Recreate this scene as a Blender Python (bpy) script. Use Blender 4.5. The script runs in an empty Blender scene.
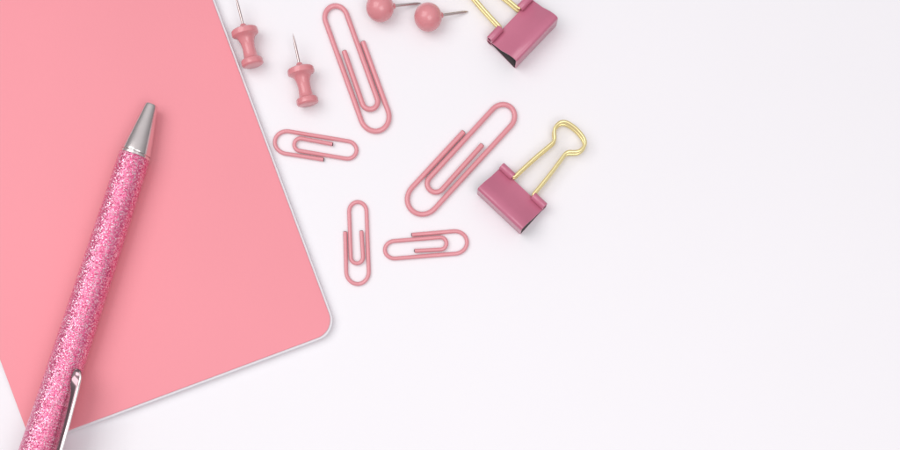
import bpy, bmesh, math, random, cmath
from mathutils import Vector, Matrix
random.seed(4)
S = 0.00034            # metres per photo pixel on the table
H = 1300.0             # camera height, px units
FX, FY = 450.0, 500.0  # point of the table straight below the camera
C = bpy.context.scene.collection
PI = math.pi

def W(px, py, z=0.0):
    k = (H - z) / H
    X = FX + (px - FX) * k; Y = FY + (py - FY) * k
    return Vector((X - 450.0, 225.0 - Y, z))

# ---------------------------------------------------------------- materials
def srgb(r, g, b):
    f = lambda c: (c/255/12.92) if c/255 <= .04045 else ((c/255+.055)/1.055)**2.4
    return (f(r), f(g), f(b), 1)

def mat(name, col, rough=.5, metal=0., spec=.5, coat=0., bump=0., bscale=800., var=0., vscale=60., sss=0., croug=.2, rvar=0.):
    m = bpy.data.materials.new(name); m.use_nodes = True
    nt = m.node_tree; b = nt.nodes['Principled BSDF']
    b.inputs['Roughness'].default_value = rough; b.inputs['Metallic'].default_value = metal
    b.inputs['Specular IOR Level'].default_value = spec
    b.inputs['Coat Weight'].default_value = coat; b.inputs['Coat Roughness'].default_value = croug
    if sss:
        b.inputs['Subsurface Weight'].default_value = sss
        b.inputs['Subsurface Radius'].default_value = (.002, .001, .001)
        b.inputs['Subsurface Scale'].default_value = .5
    tc = nt.nodes.new('ShaderNodeTexCoord')
    n = nt.nodes.new('ShaderNodeTexNoise'); n.inputs['Scale'].default_value = vscale; n.inputs['Detail'].default_value = 5
    nt.links.new(tc.outputs['Object'], n.inputs['Vector'])
    mx = nt.nodes.new('ShaderNodeMix'); mx.data_type = 'RGBA'
    mx.inputs['A'].default_value = tuple(c*(1-var) for c in col[:3])+(1,)
    mx.inputs['B'].default_value = tuple(min(1, c*(1+var)) for c in col[:3])+(1,)
    nt.links.new(n.outputs['Fac'], mx.inputs['Factor']); nt.links.new(mx.outputs['Result'], b.inputs['Base Color'])
    if rvar:
        mr = nt.nodes.new('ShaderNodeMapRange'); mr.inputs['To Min'].default_value = rough-rvar; mr.inputs['To Max'].default_value = rough+rvar
        nt.links.new(n.outputs['Fac'], mr.inputs['Value']); nt.links.new(mr.outputs['Result'], b.inputs['Roughness'])
    if bump:
        n2 = nt.nodes.new('ShaderNodeTexNoise'); n2.inputs['Scale'].default_value = bscale; n2.inputs['Detail'].default_value = 6
        nt.links.new(tc.outputs['Object'], n2.inputs['Vector'])
        bp = nt.nodes.new('ShaderNodeBump'); bp.inputs['Strength'].default_value = bump; bp.inputs['Distance'].default_value = .0002
        nt.links.new(n2.outputs['Fac'], bp.inputs['Height']); nt.links.new(bp.outputs['Normal'], b.inputs['Normal'])
    return m

M = {}
M['table'] = mat('white_tabletop', (.872,.852,.878,1), .6, bump=.06, bscale=1500, var=.018, vscale=7, spec=.3)
M['cover'] = mat('pink_card', srgb(240,150,160), .5, bump=.25, bscale=1900, var=.07, vscale=9, spec=.3, rvar=.08)
M['paper'] = mat('white_paper', (.80,.79,.82,1), .8, bump=.2, bscale=4000, var=.04, vscale=900)
M['clip'] = mat('pink_vinyl_coating', srgb(224,146,154), .3, coat=.45, var=.05, vscale=300, spec=.5, croug=.12)
M['pin'] = mat('rose_plastic', srgb(220,141,147), .27, coat=.4, var=.03, vscale=200, sss=.12, croug=.12)
M['binder'] = mat('mauve_enamel', srgb(197,112,138), .32, coat=.35, var=.06, vscale=120, croug=.14, rvar=.08, bump=.1, bscale=700)
M['binder_shade'] = mat('inside_painted_shade', srgb(40,16,24), .4, var=.1, vscale=300)  # shade inside the clip painted as near-black; the enamel itself covers both sides
M['gold'] = mat('gold_wire', srgb(243,227,168), .28, metal=.7, var=.06, vscale=400)
M['steel'] = mat('steel_needle', srgb(205,190,188), .25, metal=1., var=.08, vscale=500)
M['cut'] = mat('bare_cut_steel', srgb(80,50,56), .4, metal=.5, var=.1, vscale=900)
M['chrome'] = mat('brushed_chrome', srgb(228,220,219), .2, metal=1., var=.06, vscale=300, rvar=.06)
M['clip_reflect'] = mat('clip_steel_painted_reflection', srgb(160,134,140), .14, metal=1., var=.06, vscale=300)  # darker rosy base paints in the barrel's reflection on the clip plate
M['dark'] = mat('dark_hole', srgb(60,55,58), .6)

def glitter():
    m = bpy.data.materials.new('pink_glitter'); m.use_nodes = True
    nt = m.node_tree; b = nt.nodes['Principled BSDF']
    tc = nt.nodes.new('ShaderNodeTexCoord')
    v = nt.nodes.new('ShaderNodeTexVoronoi'); v.inputs['Scale'].default_value = 3600; v.inputs['Randomness'].default_value = 1
    nt.links.new(tc.outputs['Object'], v.inputs['Vector'])
    sep = nt.nodes.new('ShaderNodeSeparateColor'); nt.links.new(v.outputs['Color'], sep.inputs['Color'])
    r = nt.nodes.new('ShaderNodeValToRGB'); e = r.color_ramp.elements
    e[0].position = 0; e[0].color = srgb(182,58,102)
    e[1].position = 1; e[1].color = srgb(255,242,248)  # pale to deep flake colours paint the sparkle into the base colour
    for p, c in ((.2, (210,84,130)), (.5, (226,106,150)), (.72, (240,144,180)), (.88, (251,198,216))):
        x = e.new(p); x.color = srgb(*c)
    nt.links.new(sep.outputs['Red'], r.inputs['Fac']); nt.links.new(r.outputs['Color'], b.inputs['Base Color'])
    vm = nt.nodes.new('ShaderNodeVectorMath'); vm.operation = 'SUBTRACT'; vm.inputs[1].default_value = (.5,.5,.5)
    nt.links.new(v.outputs['Color'], vm.inputs[0])
    sc = nt.nodes.new('ShaderNodeVectorMath'); sc.operation = 'SCALE'; sc.inputs['Scale'].default_value = .6
    nt.links.new(vm.outputs[0], sc.inputs[0])
    g = nt.nodes.new('ShaderNodeNewGeometry')
    ad = nt.nodes.new('ShaderNodeVectorMath'); ad.operation = 'ADD'
    nt.links.new(sc.outputs[0], ad.inputs[0]); nt.links.new(g.outputs['Normal'], ad.inputs[1])
    nm = nt.nodes.new('ShaderNodeVectorMath'); nm.operation = 'NORMALIZE'
    nt.links.new(ad.outputs[0], nm.inputs[0]); nt.links.new(nm.outputs[0], b.inputs['Normal'])
    b.inputs['Metallic'].default_value = .5; b.inputs['Roughness'].default_value = .3
    b.inputs['Coat Weight'].default_value = .3
    return m
M['glitter'] = glitter()

# ---------------------------------------------------------------- mesh helpers (px units)
def obj(name, verts, faces, m, parent=None, smooth=True, mats=None, fm=None):
    me = bpy.data.meshes.new(name)
    me.from_pydata([tuple(Vector(v)*S) for v in verts], [], faces)
    me.materials.append(m)
    if mats:
        for q in mats: me.materials.append(q)
    bm = bmesh.new(); bm.from_mesh(me)
    bmesh.ops.recalc_face_normals(bm, faces=bm.faces)
    bm.to_mesh(me); bm.free()
    if fm:
        for p in me.polygons: p.material_index = fm[p.index]
    if smooth:
        for p in me.polygons: p.use_smooth = True
        me.set_sharp_from_angle(angle=math.radians(38))
    o = bpy.data.objects.new(name, me); C.objects.link(o)
    if parent: o.parent = parent
    return o

def thing(name, label, cat, loc, rz=0, group=None):
    o = bpy.data.objects.new(name, None); C.objects.link(o)
    o.location = Vector(loc)*S; o.rotation_euler = (0,0,rz); o.empty_display_size = .005
    o['label'] = label; o['category'] = cat
    if group: o['group'] = group
    return o

def tube(path, r, n=14, taper=None, round_ends=True):
    path = [Vector(p) for p in path]; N = len(path)
    T = []
    for i in range(N):
        a = path[max(0,i-1)]; b = path[min(N-1,i+1)]; T.append((b-a).normalized())
    up = Vector((0,0,1)) if abs(T[0].z) < .9 else Vector((1,0,0))
    nrm = (up - T[0]*up.dot(T[0])).normalized()
    V = []; F = []
    rings = []
    for i in range(N):
        nrm = (nrm - T[i]*nrm.dot(T[i])).normalized(); bi = T[i].cross(nrm)
        rr = taper(i/(N-1)) if taper else r
        rings.append((path[i], nrm.copy(), bi, rr, T[i]))
    full = []
    if round_ends:
        p,a,b,rr,t = rings[0]
        for k in (.35,.75): full.append((p - t*rr*.35*(1-k), a, b, rr*math.sqrt(max(.02,1-(1-k)**2))*.98, t))
    full += rings
    if round_ends:
        p,a,b,rr,t = rings[-1]
        for k in (.75,.35): full.append((p + t*rr*.35*(1-k), a, b, rr*math.sqrt(max(.02,1-(1-k)**2))*.98, t))
    for p,a,b,rr,t in full:
        for j in range(n):
            th = 2*PI*j/n; V.append(p + a*rr*math.cos(th) + b*rr*math.sin(th))
    R = len(full)
    for i in range(R-1):
        for j in range(n):
            F.append((i*n+j, i*n+(j+1)%n, (i+1)*n+(j+1)%n, (i+1)*n+j))
    F.append(tuple(range(n))); F.append(tuple((R-1)*n+j for j in range(n)))
    return V, F

def lathe(prof, o, d, n=56, close=True):
    o = Vector(o); d = Vector(d).normalized()
    a = (Vector((0,0,1)) - d*d.z).normalized(); b = d.cross(a)
    V = []; F = []
    for s, r in prof:
        for j in range(n):
            th = 2*PI*j/n; V.append(o + d*s + a*r*math.cos(th) + b*r*math.sin(th))
    R = len(prof)
    for i in range(R-1):
        for j in range(n): F.append((i*n+j, i*n+(j+1)%n, (i+1)*n+(j+1)%n, (i+1)*n+j))
    if close: F.append(tuple(range(n))); F.append(tuple((R-1)*n+j for j in range(n)))
    return V, F

def smoothprof(p, k=4):
    out = []
    for i in range(len(p)-1):
        p0 = p[max(0,i-1)]; p1 = p[i]; p2 = p[i+1]; p3 = p[min(len(p)-1,i+2)]
        for q in range(k):
            t = q/k
            out.append(tuple(.5*((2*p1[c]) + (-p0[c]+p2[c])*t + (2*p0[c]-5*p1[c]+4*p2[c]-p3[c])*t*t + (-p0[c]+3*p1[c]-3*p2[c]+p3[c])*t**3) for c in range(len(p1))))
    out.append(p[-1]); return out

def rrect(u0,u1,v0,v1,radii,ins,n=10):
    u0+=ins;v0+=ins;u1-=ins;v1-=ins
    cs = [(u0,v0,PI),(u1,v0,1.5*PI),(u1,v1,0),(u0,v1,.5*PI)]; sg = [(1,1),(-1,1),(-1,-1),(1,-1)]
    P = []
    for (x,y,a0),(sx,sy),r in zip(cs,sg,radii):
        r = max(.4, r-ins)
        for k in range(n+1):
            a = a0 + (PI/2)*k/n
            P.append((x+sx*r+r*math.cos(a), y+sy*r+r*math.sin(a)))
    return P

def slab(name, rect, radii, layers, m, parent):
    V = []; F = []; n = None
    for ins, z in layers:
        P = rrect(*rect, radii, ins); n = len(P)
        V += [(x,y,z) for x,y in P]
    for i in range(len(layers)-1):
        for j in range(n): F.append((i*n+j, i*n+(j+1)%n, (i+1)*n+(j+1)%n, (i+1)*n+j))
    F.append(tuple(range(n))[::-1]); F.append(tuple((len(layers)-1)*n+j for j in range(n)))
    return obj(name, V, F, m, parent)

# ---------------------------------------------------------------- tabletop
t = obj('tabletop', [(-4500,-4500,0),(4500,-4500,0),(4500,4500,0),(-4500,4500,0)], [(0,1,2,3)], M['table'], smooth=False)
t['kind'] = 'structure'; t['label'] = 'smooth white tabletop under the pink stationery'; t['category'] = 'tabletop'

# ---------------------------------------------------------------- notebook
TH = 10.0
ang = math.radians(20.4)
nb = thing('notebook', 'pink covered notebook with rounded corners and white page edges, lying under the pen', 'notebook', W(335.5,331,TH)*1 - Vector((0,0,TH)), ang)
slab('back_cover', (-322,1.0,-1.0,470), (3,20,20,3), [(.5,0),(0,.3),(0,1.1),(.4,1.4)], M['cover'], nb)
lay = []
z = 1.5
while z < TH-1.9:
    lay += [(.0+random.random()*.5, z), (.0+random.random()*.5, z+.42), (.7, z+.5)]; z += .62
slab('page_block', (-320.5,2.0,-2.0,471), (1.5,20.5,20.5,1.5), lay, M['paper'], nb)
slab('front_cover', (-322,0,0,470), (3,19,19,3), [(.5,TH-1.6),(0,TH-1.3),(0,TH-.5),(.3,TH-.15),(.9,TH)], M['cover'], nb)

# ---------------------------------------------------------------- pen
p0 = W(151.5,105,TH+14); p1 = W(38.5,450,TH+18)
p0.z = TH+14.2; p1.z = TH+18.1
pd = (p1-p0).normalized()
pen = thing('ballpoint_pen', 'pink glitter ballpoint pen with silver cone tip and silver pocket clip, lying across the notebook', 'pen', (p0.x, p0.y, 0))
o0 = Vector((0,0,p0.z))
V,F = lathe(smoothprof([(1.5,3.2),(.2,4.4),(0,5.6),(1,6.4),(10,8.0),(25,10.7),(40,13.3),(48,14.5),(49.6,14.5)],4), o0, pd)
tip = obj('cone_tip', V, F, M['chrome'], pen)
V,F = lathe([(-.1,2.2),(.6,3.0),(2,3.1)], o0, pd, 24); obj('nib_opening', V, F, M['dark'], tip)
V,F = lathe([(49.4,13.2),(49.8,13.4),(50.6,13.4),(50.7,14.6),(51.1,15.0),(53,15.0),(53.4,14.6)], o0, pd); obj('ring', V, F, M['chrome'], pen)
V,F = lathe([(53.2,13.8),(53.4,14.9),(54.5,15.2)]+[(54.5+q*8, 15.2+q*.069) for q in range(1,41)]+[(376,17.9),(377,16.9)], o0, pd, 72)
obj('barrel', V, F, M['glitter'], pen)
V,F = lathe([(376.5,15),(376.6,17.4),(378,17.9),(386,17.9),(388,17),(396,15),(400,11),(402,7)], o0, pd); cap = obj('end_cap', V, F, M['chrome'], pen)
V,F = lathe([(400,5.8),(418,5.8),(421,5),(422.5,3)], o0, pd, 32); obj('push_button', V, F, M['chrome'], pen)
# pocket clip: a folded metal channel on the right of the barrel; its broad face is turned in
# towards the barrel and a thin bright rim runs along the outside
sidev = pd.cross(Vector((0,0,1))).normalized()
if sidev.x < 0: sidev = -sidev
upv = sidev.cross(pd).normalized()
if upv.z < 0: upv = -upv
def clipbar(secs):
    secs = smoothprof(secs, 4); V=[];F=[];nn=16
    for i,(s,a,u,w,th,tl) in enumerate(secs):
        tl = math.radians(tl); wd = sidev*math.cos(tl) + upv*math.sin(tl); nv = -sidev*math.sin(tl) + upv*math.cos(tl)
        for j in range(nn):
            q = 2*PI*j/nn; cx = math.copysign(abs(math.cos(q))**.45, math.cos(q)); cy = math.copysign(abs(math.sin(q))**.6, math.sin(q))
            V.append(o0 + pd*s + sidev*a + upv*u + wd*w*cx*.85 + nv*th*cy)
    for i in range(len(secs)-1):
        for j in range(nn): F.append((i*nn+j, i*nn+(j+1)%nn, (i+1)*nn+(j+1)%nn, (i+1)*nn+j))
    F.append(tuple(range(nn))); F.append(tuple((len(secs)-1)*nn+j for j in range(nn)))
    return V,F
# (s along pen, sideways, up, half width, half thickness, tilt)
V,F = clipbar([(269,16.6,15.2,1.4,1.2,-50),(270,16.8,14.8,3.8,1.5,-45),(273,17.0,13.8,5.0,1.6,-25),(280,17.4,13.6,5.8,1.5,5),(290,18.0,14.2,6.6,1.3,30),(305,18.8,14.8,7.4,1.3,38),(325,19.8,15.2,8.2,1.3,40),(350,21.0,15.6,8.6,1.3,40),(364,21.2,15.4,8.8,1.4,38),(374,21.0,14.2,8.6,1.6,18),(380,19.8,12.0,8.0,1.8,-25),(386,15.5,8.6,7.0,1.9,-60)])
pc = obj('pocket_clip', V, F, M['clip_reflect'], pen)
V,F = clipbar([(271,18.6,14.0,.9,.9,0),(275,21.4,15.0,1.3,1.2,0),(281,22.6,16.0,1.5,1.4,0),(290,23.8,18.0,1.6,1.5,0),(305,24.9,19.4,1.6,1.5,0),(325,26.2,20.6,1.7,1.5,0),(350,27.4,21.2,1.7,1.5,0),(364,27.8,20.8,1.7,1.5,0),(374,27.8,17.2,1.7,1.5,0),(379,26.4,12.0,1.6,1.5,0)])
obj('clip_rim', V, F, M['chrome'], pc)

# ---------------------------------------------------------------- paper clips
def gem(label, top, bot, wid, x1, x2, e1, e2, yi, r, mirror=False, lift=1.0):
    A = W(*top, r); B = W(*bot, r)
    a = complex(A.x, A.y); b = complex(B.x, B.y); L = abs(a-b)
    pts = []
    def line(p, q, n=10):
        for k in range(n): pts.append((p[0]+(q[0]-p[0])*k/n, p[1]+(q[1]-p[1])*k/n))
    def arc(cx, cy, rr, a0, a1, n=18, ky=1.0):
        for k in range(n): q = a0+(a1-a0)*k/n; pts.append((cx+rr*math.cos(q), cy+rr*math.sin(q)*ky))
    ri=(x2-x1)/2; rt=x2/2; rb=wid/2
    line((x1+.6,e1*L),(x1,yi*L+ri)); arc((x1+x2)/2, yi*L+ri, ri, PI, 2*PI)
    line((x2,yi*L+ri),(x2,L-rt*1.1),16); arc(rt, L-rt*1.1, rt, 0, PI, ky=1.1)
    line((0,L-rt*1.1),(0,rb*1.1),18); arc(rb, rb*1.1, rb, PI, 2*PI, ky=1.1)
    line((wid,rb*1.1),(wid-.3,e2*L),12); pts.append((wid-.3,e2*L))
    sg = -1 if mirror else 1
    zl = [complex(sg*p[0], p[1]) for p in pts]
    lt = complex(sg*rt, L); lb = complex(sg*rb, 0)
    k = (a-b)/(lt-lb)
    mid = (a+b)/2
    P3 = []
    for i, zz in enumerate(zl):
        w_ = b + (zz-lb)*k - mid
        f = i/len(zl)
        inner = max(0, min(1, (.45-f)/.3))
        P3.append((w_.real, w_.imag, r + inner*lift))
    t = thing('paper_clip', label, 'paper clip', (mid.real, mid.imag, 0), 0, 'pink paper clips')
    V,F = tube(P3, r, 16, round_ends=False)
    obj('wire', V, F, M['clip'], t)
    for i0,i1 in ((0,1),(-1,-2)):
        e = Vector(P3[i0]); d = (e - Vector(P3[i1])).normalized()
        V,F = lathe([(-.6,r*.9),(.05,r*.9),(.5,r*.75),(.7,r*.3)], e, d, 14)
        obj('cut_end', V, F, M['cut'], t)
    return t
gem('large pink paper clip standing nearly upright, between the two pushpins and the round pins', (332,6.5), (380,130.5), 28.5, 6.8, 22.3, .65, .67, .17, 2.6)
gem('large pink paper clip lying diagonally beside the open handled binder clip', (511,107.5), (412,210.5), 31, 7.4, 24.5, .67, .65, .19, 2.6, True)
gem('small pink paper clip closest to the notebook, lying flat just below the lower pushpin', (356.5,151.5), (275,140.5), 22.5, 5.2, 17.6, .70, .62, .24, 2.0)
gem('small pink paper clip standing vertically, lowest of the paper clips', (357.5,202), (358,284), 22.5, 5.2, 17.4, .64, .64, .25, 2.0, True)
gem('small pink paper clip lying nearly level, right of the vertical small one', (385,250.5), (467,241.5), 22.5, 5.2, 17.4, .64, .66, .25, 2.0)

# ---------------------------------------------------------------- pushpins (local +y towards the needle, head end at origin)
def pushpin(label, head, tipp):
    A = W(*head, 12); B = W(*tipp, 14)
    rz = math.atan2(B.y-A.y, B.x-A.x) - PI/2
    t = thing('pushpin', label, 'pushpin', (A.x, A.y, 0), rz, 'pink barrel pushpins')
    d = Vector((0,1,(13.4-10.9)/31)); o = Vector((0,0,10.9))
    prof = [(0,.5),(0,8.6),(.5,10),(1.6,10.9),(5.4,10.9),(6.6,10.2),(7.2,8.4),(8.6,7.3),(12,6.6),(18,6.2),(23,6.8),(27,8.3),(29,9.8),(30,12.0),(31,13.2),(32.5,13.4),(35.5,13.1),(36.6,12.0),(37.3,9.5),(38.6,6),(39.4,3.6),(41,2.9),(41.6,2.2)]
    V,F = lathe(prof, o, d, 48); obj('grip', V, F, M['pin'], t)
    V,F = lathe([(40,1.3),(60,1.25),(66,.8),(70.5,.12)], o, d, 14); obj('needle', V, F, M['steel'], t)
    return t
pushpin('pink barrel pushpin beside the notebook edge, its needle pointing up out of the photo', (253,65.5), (236,-4))
pushpin('pink barrel pushpin above the small flat paper clip, its whole needle visible', (308,104.5), (293,34))

def ballpin(label, ctr, tipp):
    A = W(*ctr, 14); B = W(*tipp, 1)
    rz = math.atan2(B.y-A.y, B.x-A.x); L = math.hypot(B.y-A.y, B.x-A.x)
    t = thing('ball_pin', label, 'map pin', (A.x, A.y, 0), rz, 'round headed pink pins')
    d = Vector((L,0,-12.8)).normalized(); LL = math.hypot(L,12.8)
    R = 13.8; prof = [(-R*math.cos(PI*k/28), max(.05,R*math.sin(PI*k/28))) for k in range(29) ]
    prof = [q for q in prof if not (q[0] > 0 and q[1] < 3.2)] + [(R*1.0,3.0),(R+1.6,2.6),(R+1.9,1.4)]
    V,F = lathe(prof, (0,0,R), d, 48); obj('ball_head', V, F, M['pin'], t)
    V,F = lathe([(R,1.4),(LL-6,1.3),(LL-2.5,.9),(LL,.1)], (0,0,R), d, 14); obj('needle', V, F, M['steel'], t)
ballpin('round headed pink pin at the top edge, left one of the two ball pins', (380,7.5), (421,3))
ballpin('round headed pink pin nearer the top binder clip, right one of the two ball pins', (428,17), (468.5,11.5))

# ---------------------------------------------------------------- binder clips (local: x along the spine, +y from spine to mouth)
def binder(label, spine_mid, mouth_mid, LEN, hskew=0.0, hs=(2.2,17)):
    A = W(*spine_mid, 17); B = W(*mouth_mid, 9)
    rz = math.atan2(B.y-A.y, B.x-A.x) - PI/2; D = (B-A).xy.length
    t = thing('binder_clip', label, 'binder clip', (A.x, A.y, 0), rz, 'mauve binder clips with gold handles')
    h = LEN/2; th = 1.5; top = 25.0
    path = [(D,6.2),(3,1.4)]
    for k in range(1,6): a = -PI/2 - (PI/2)*k/6; path.append((3+2.4*math.cos(a), 3.6+2.4*math.sin(a)))
    path += [(.5,top-4)]
    for k in range(1,6): a = PI - (PI/2)*k/6; path.append((3.2+2.7*math.cos(a), top-3.6+2.7*math.sin(a)))
    path += [(5,top-1.4),(D*.3,(top-1.4)-(D*.3-5)*.40),(D*.6,(top-1)*.46+2.4),(D,8.6)]
    n = len(path); P = [Vector((0,a,b)) for a,b in path]
    off = []
    for i in range(n):
        tv = (P[min(n-1,i+1)]-P[max(0,i-1)]).normalized(); off.append(Vector((0,-tv.z,tv.y)))
    cols = [-h,-h+.5,h-.5,h]; V=[]; F=[]
    for ci,x in enumerate(cols):
        e = .5 if ci in (0,3) else 1
        for side in (1,-1):
            for i in range(n): V.append(P[i] + off[i]*(th/2*side*e) + Vector((x,0,0)))
    fm = []
    for c in range(3):
        for side in range(2):
            for i in range(n-1):
                a = c*2*n+side*n+i; b = (c+1)*2*n+side*n+i
                F.append((a,a+1,b+1,b)); fm.append(0)
        for i in (0,n-1):
            a = c*2*n+i; F.append((a, a+n, a+n+2*n, a+2*n)); fm.append(0)
    for c in (0,3):
        for i in range(n-1):
            a = c*2*n+i; F.append((a,a+1,a+1+n,a+n)); fm.append(0)
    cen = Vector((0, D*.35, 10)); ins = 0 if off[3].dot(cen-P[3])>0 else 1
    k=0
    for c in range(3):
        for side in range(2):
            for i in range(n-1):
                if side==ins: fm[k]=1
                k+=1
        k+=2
    obj('body', V, F, M['binder'], t, mats=[M['binder_shade']], fm=fm)
    for zc in (12.2, 4.1):
        for sx in (-1,1):
            RR = 3.9
            V,F = lathe([(0,2.6),(0,RR-.3),(.5,RR),(h-13.6-.5,RR),(h-13.6,RR-.3),(h-13.6,2.3)], (sx*h, D+1.4, zc), (-sx,0,0), 24, close=False)
            obj('rolled_lip', V, F, M['binder'], t)
    y0 = D+1.4
    for zi,(z0,z1) in enumerate(((4.1,hs[0]),(12.2,hs[1]))):
        half = [(21,y0),(15.5,y0+.1),(13.4,y0+.8),(12.7,y0+3.2),(12.2,y0+12),(10.8,y0+30),(8.8,y0+47),(8.3,y0+52.5),(9.6,y0+56),(13.4,y0+59.5),(16.2,y0+63),(17.2,y0+67.5),(16.4,y0+72),(13,y0+75.4),(7,y0+77.2),(0,y0+77.8)]
        pts = half + [(-x,y) for x,y in half[-2::-1]]
        pts = smoothprof(pts, 5)
        k = [(x+hskew*(y-y0), y, z0+(z1-z0)*max(0,(y-y0))/80) for x,y in pts]
        V,F = tube(k, 1.75, 12)
        obj('wire_handle', V, F, M['gold'], t)
    return t
binder('mauve binder clip in the middle, its gold loop handles fully in view', (499,211), (522,188), 59, hs=(2.2,12))
binder('mauve binder clip at the top edge with its gold handles cut off by the frame', (537,42), (511,20.5), 59, hs=(2.2,12))

# ---------------------------------------------------------------- light
w = bpy.data.worlds.new('World'); bpy.context.scene.world = w; w.use_nodes = True
nt = w.node_tree; bg = nt.nodes['Background']
tc = nt.nodes.new('ShaderNodeTexCoord'); sx = nt.nodes.new('ShaderNodeSeparateXYZ'); rp = nt.nodes.new('ShaderNodeValToRGB')
nt.links.new(tc.outputs['Generated'], sx.inputs[0]); nt.links.new(sx.outputs['Z'], rp.inputs['Fac']); nt.links.new(rp.outputs['Color'], bg.inputs['Color'])
e = rp.color_ramp.elements; e[0].position=0; e[0].color=(.24,.235,.245,1); e[1].position=1; e[1].color=(.92,.905,.925,1)
x = e.new(.55); x.color = (.50,.49,.505,1)
bg.inputs['Strength'].default_value = .93
def area(name, loc, tgt, size, power, col=(1,1,1)):
    l = bpy.data.lights.new(name,'AREA'); l.shape='RECTANGLE'; l.size=size[0]; l.size_y=size[1]; l.energy=power; l.color=col
    o = bpy.data.objects.new(name,l); C.objects.link(o); o.location=loc
    o.rotation_euler = (Vector(tgt)-Vector(loc)).to_track_quat('-Z','Y').to_euler()
area('softbox', (-.50,.16,.85), (0,0,0), (.7,.7), 3.7, (1,.988,.98))
area('fill_softbox', (.17,-.24,.65), (0.05,-.04,0), (.4,.4), 1.4, (1,.99,1))

cam = bpy.data.cameras.new('camera'); co = bpy.data.objects.new('camera', cam); C.objects.link(co)
co.location = ((FX-450)*S, (225-FY)*S, H*S)
cam.sensor_width = 36; cam.lens = 36*H/900; cam.shift_y = (FY-225)/900; cam.clip_start=.01; cam.clip_end = 20
bpy.context.scene.camera = co
sc = bpy.context.scene
sc.view_settings.view_transform='Standard'; sc.view_settings.look='None'; sc.view_settings.exposure=0
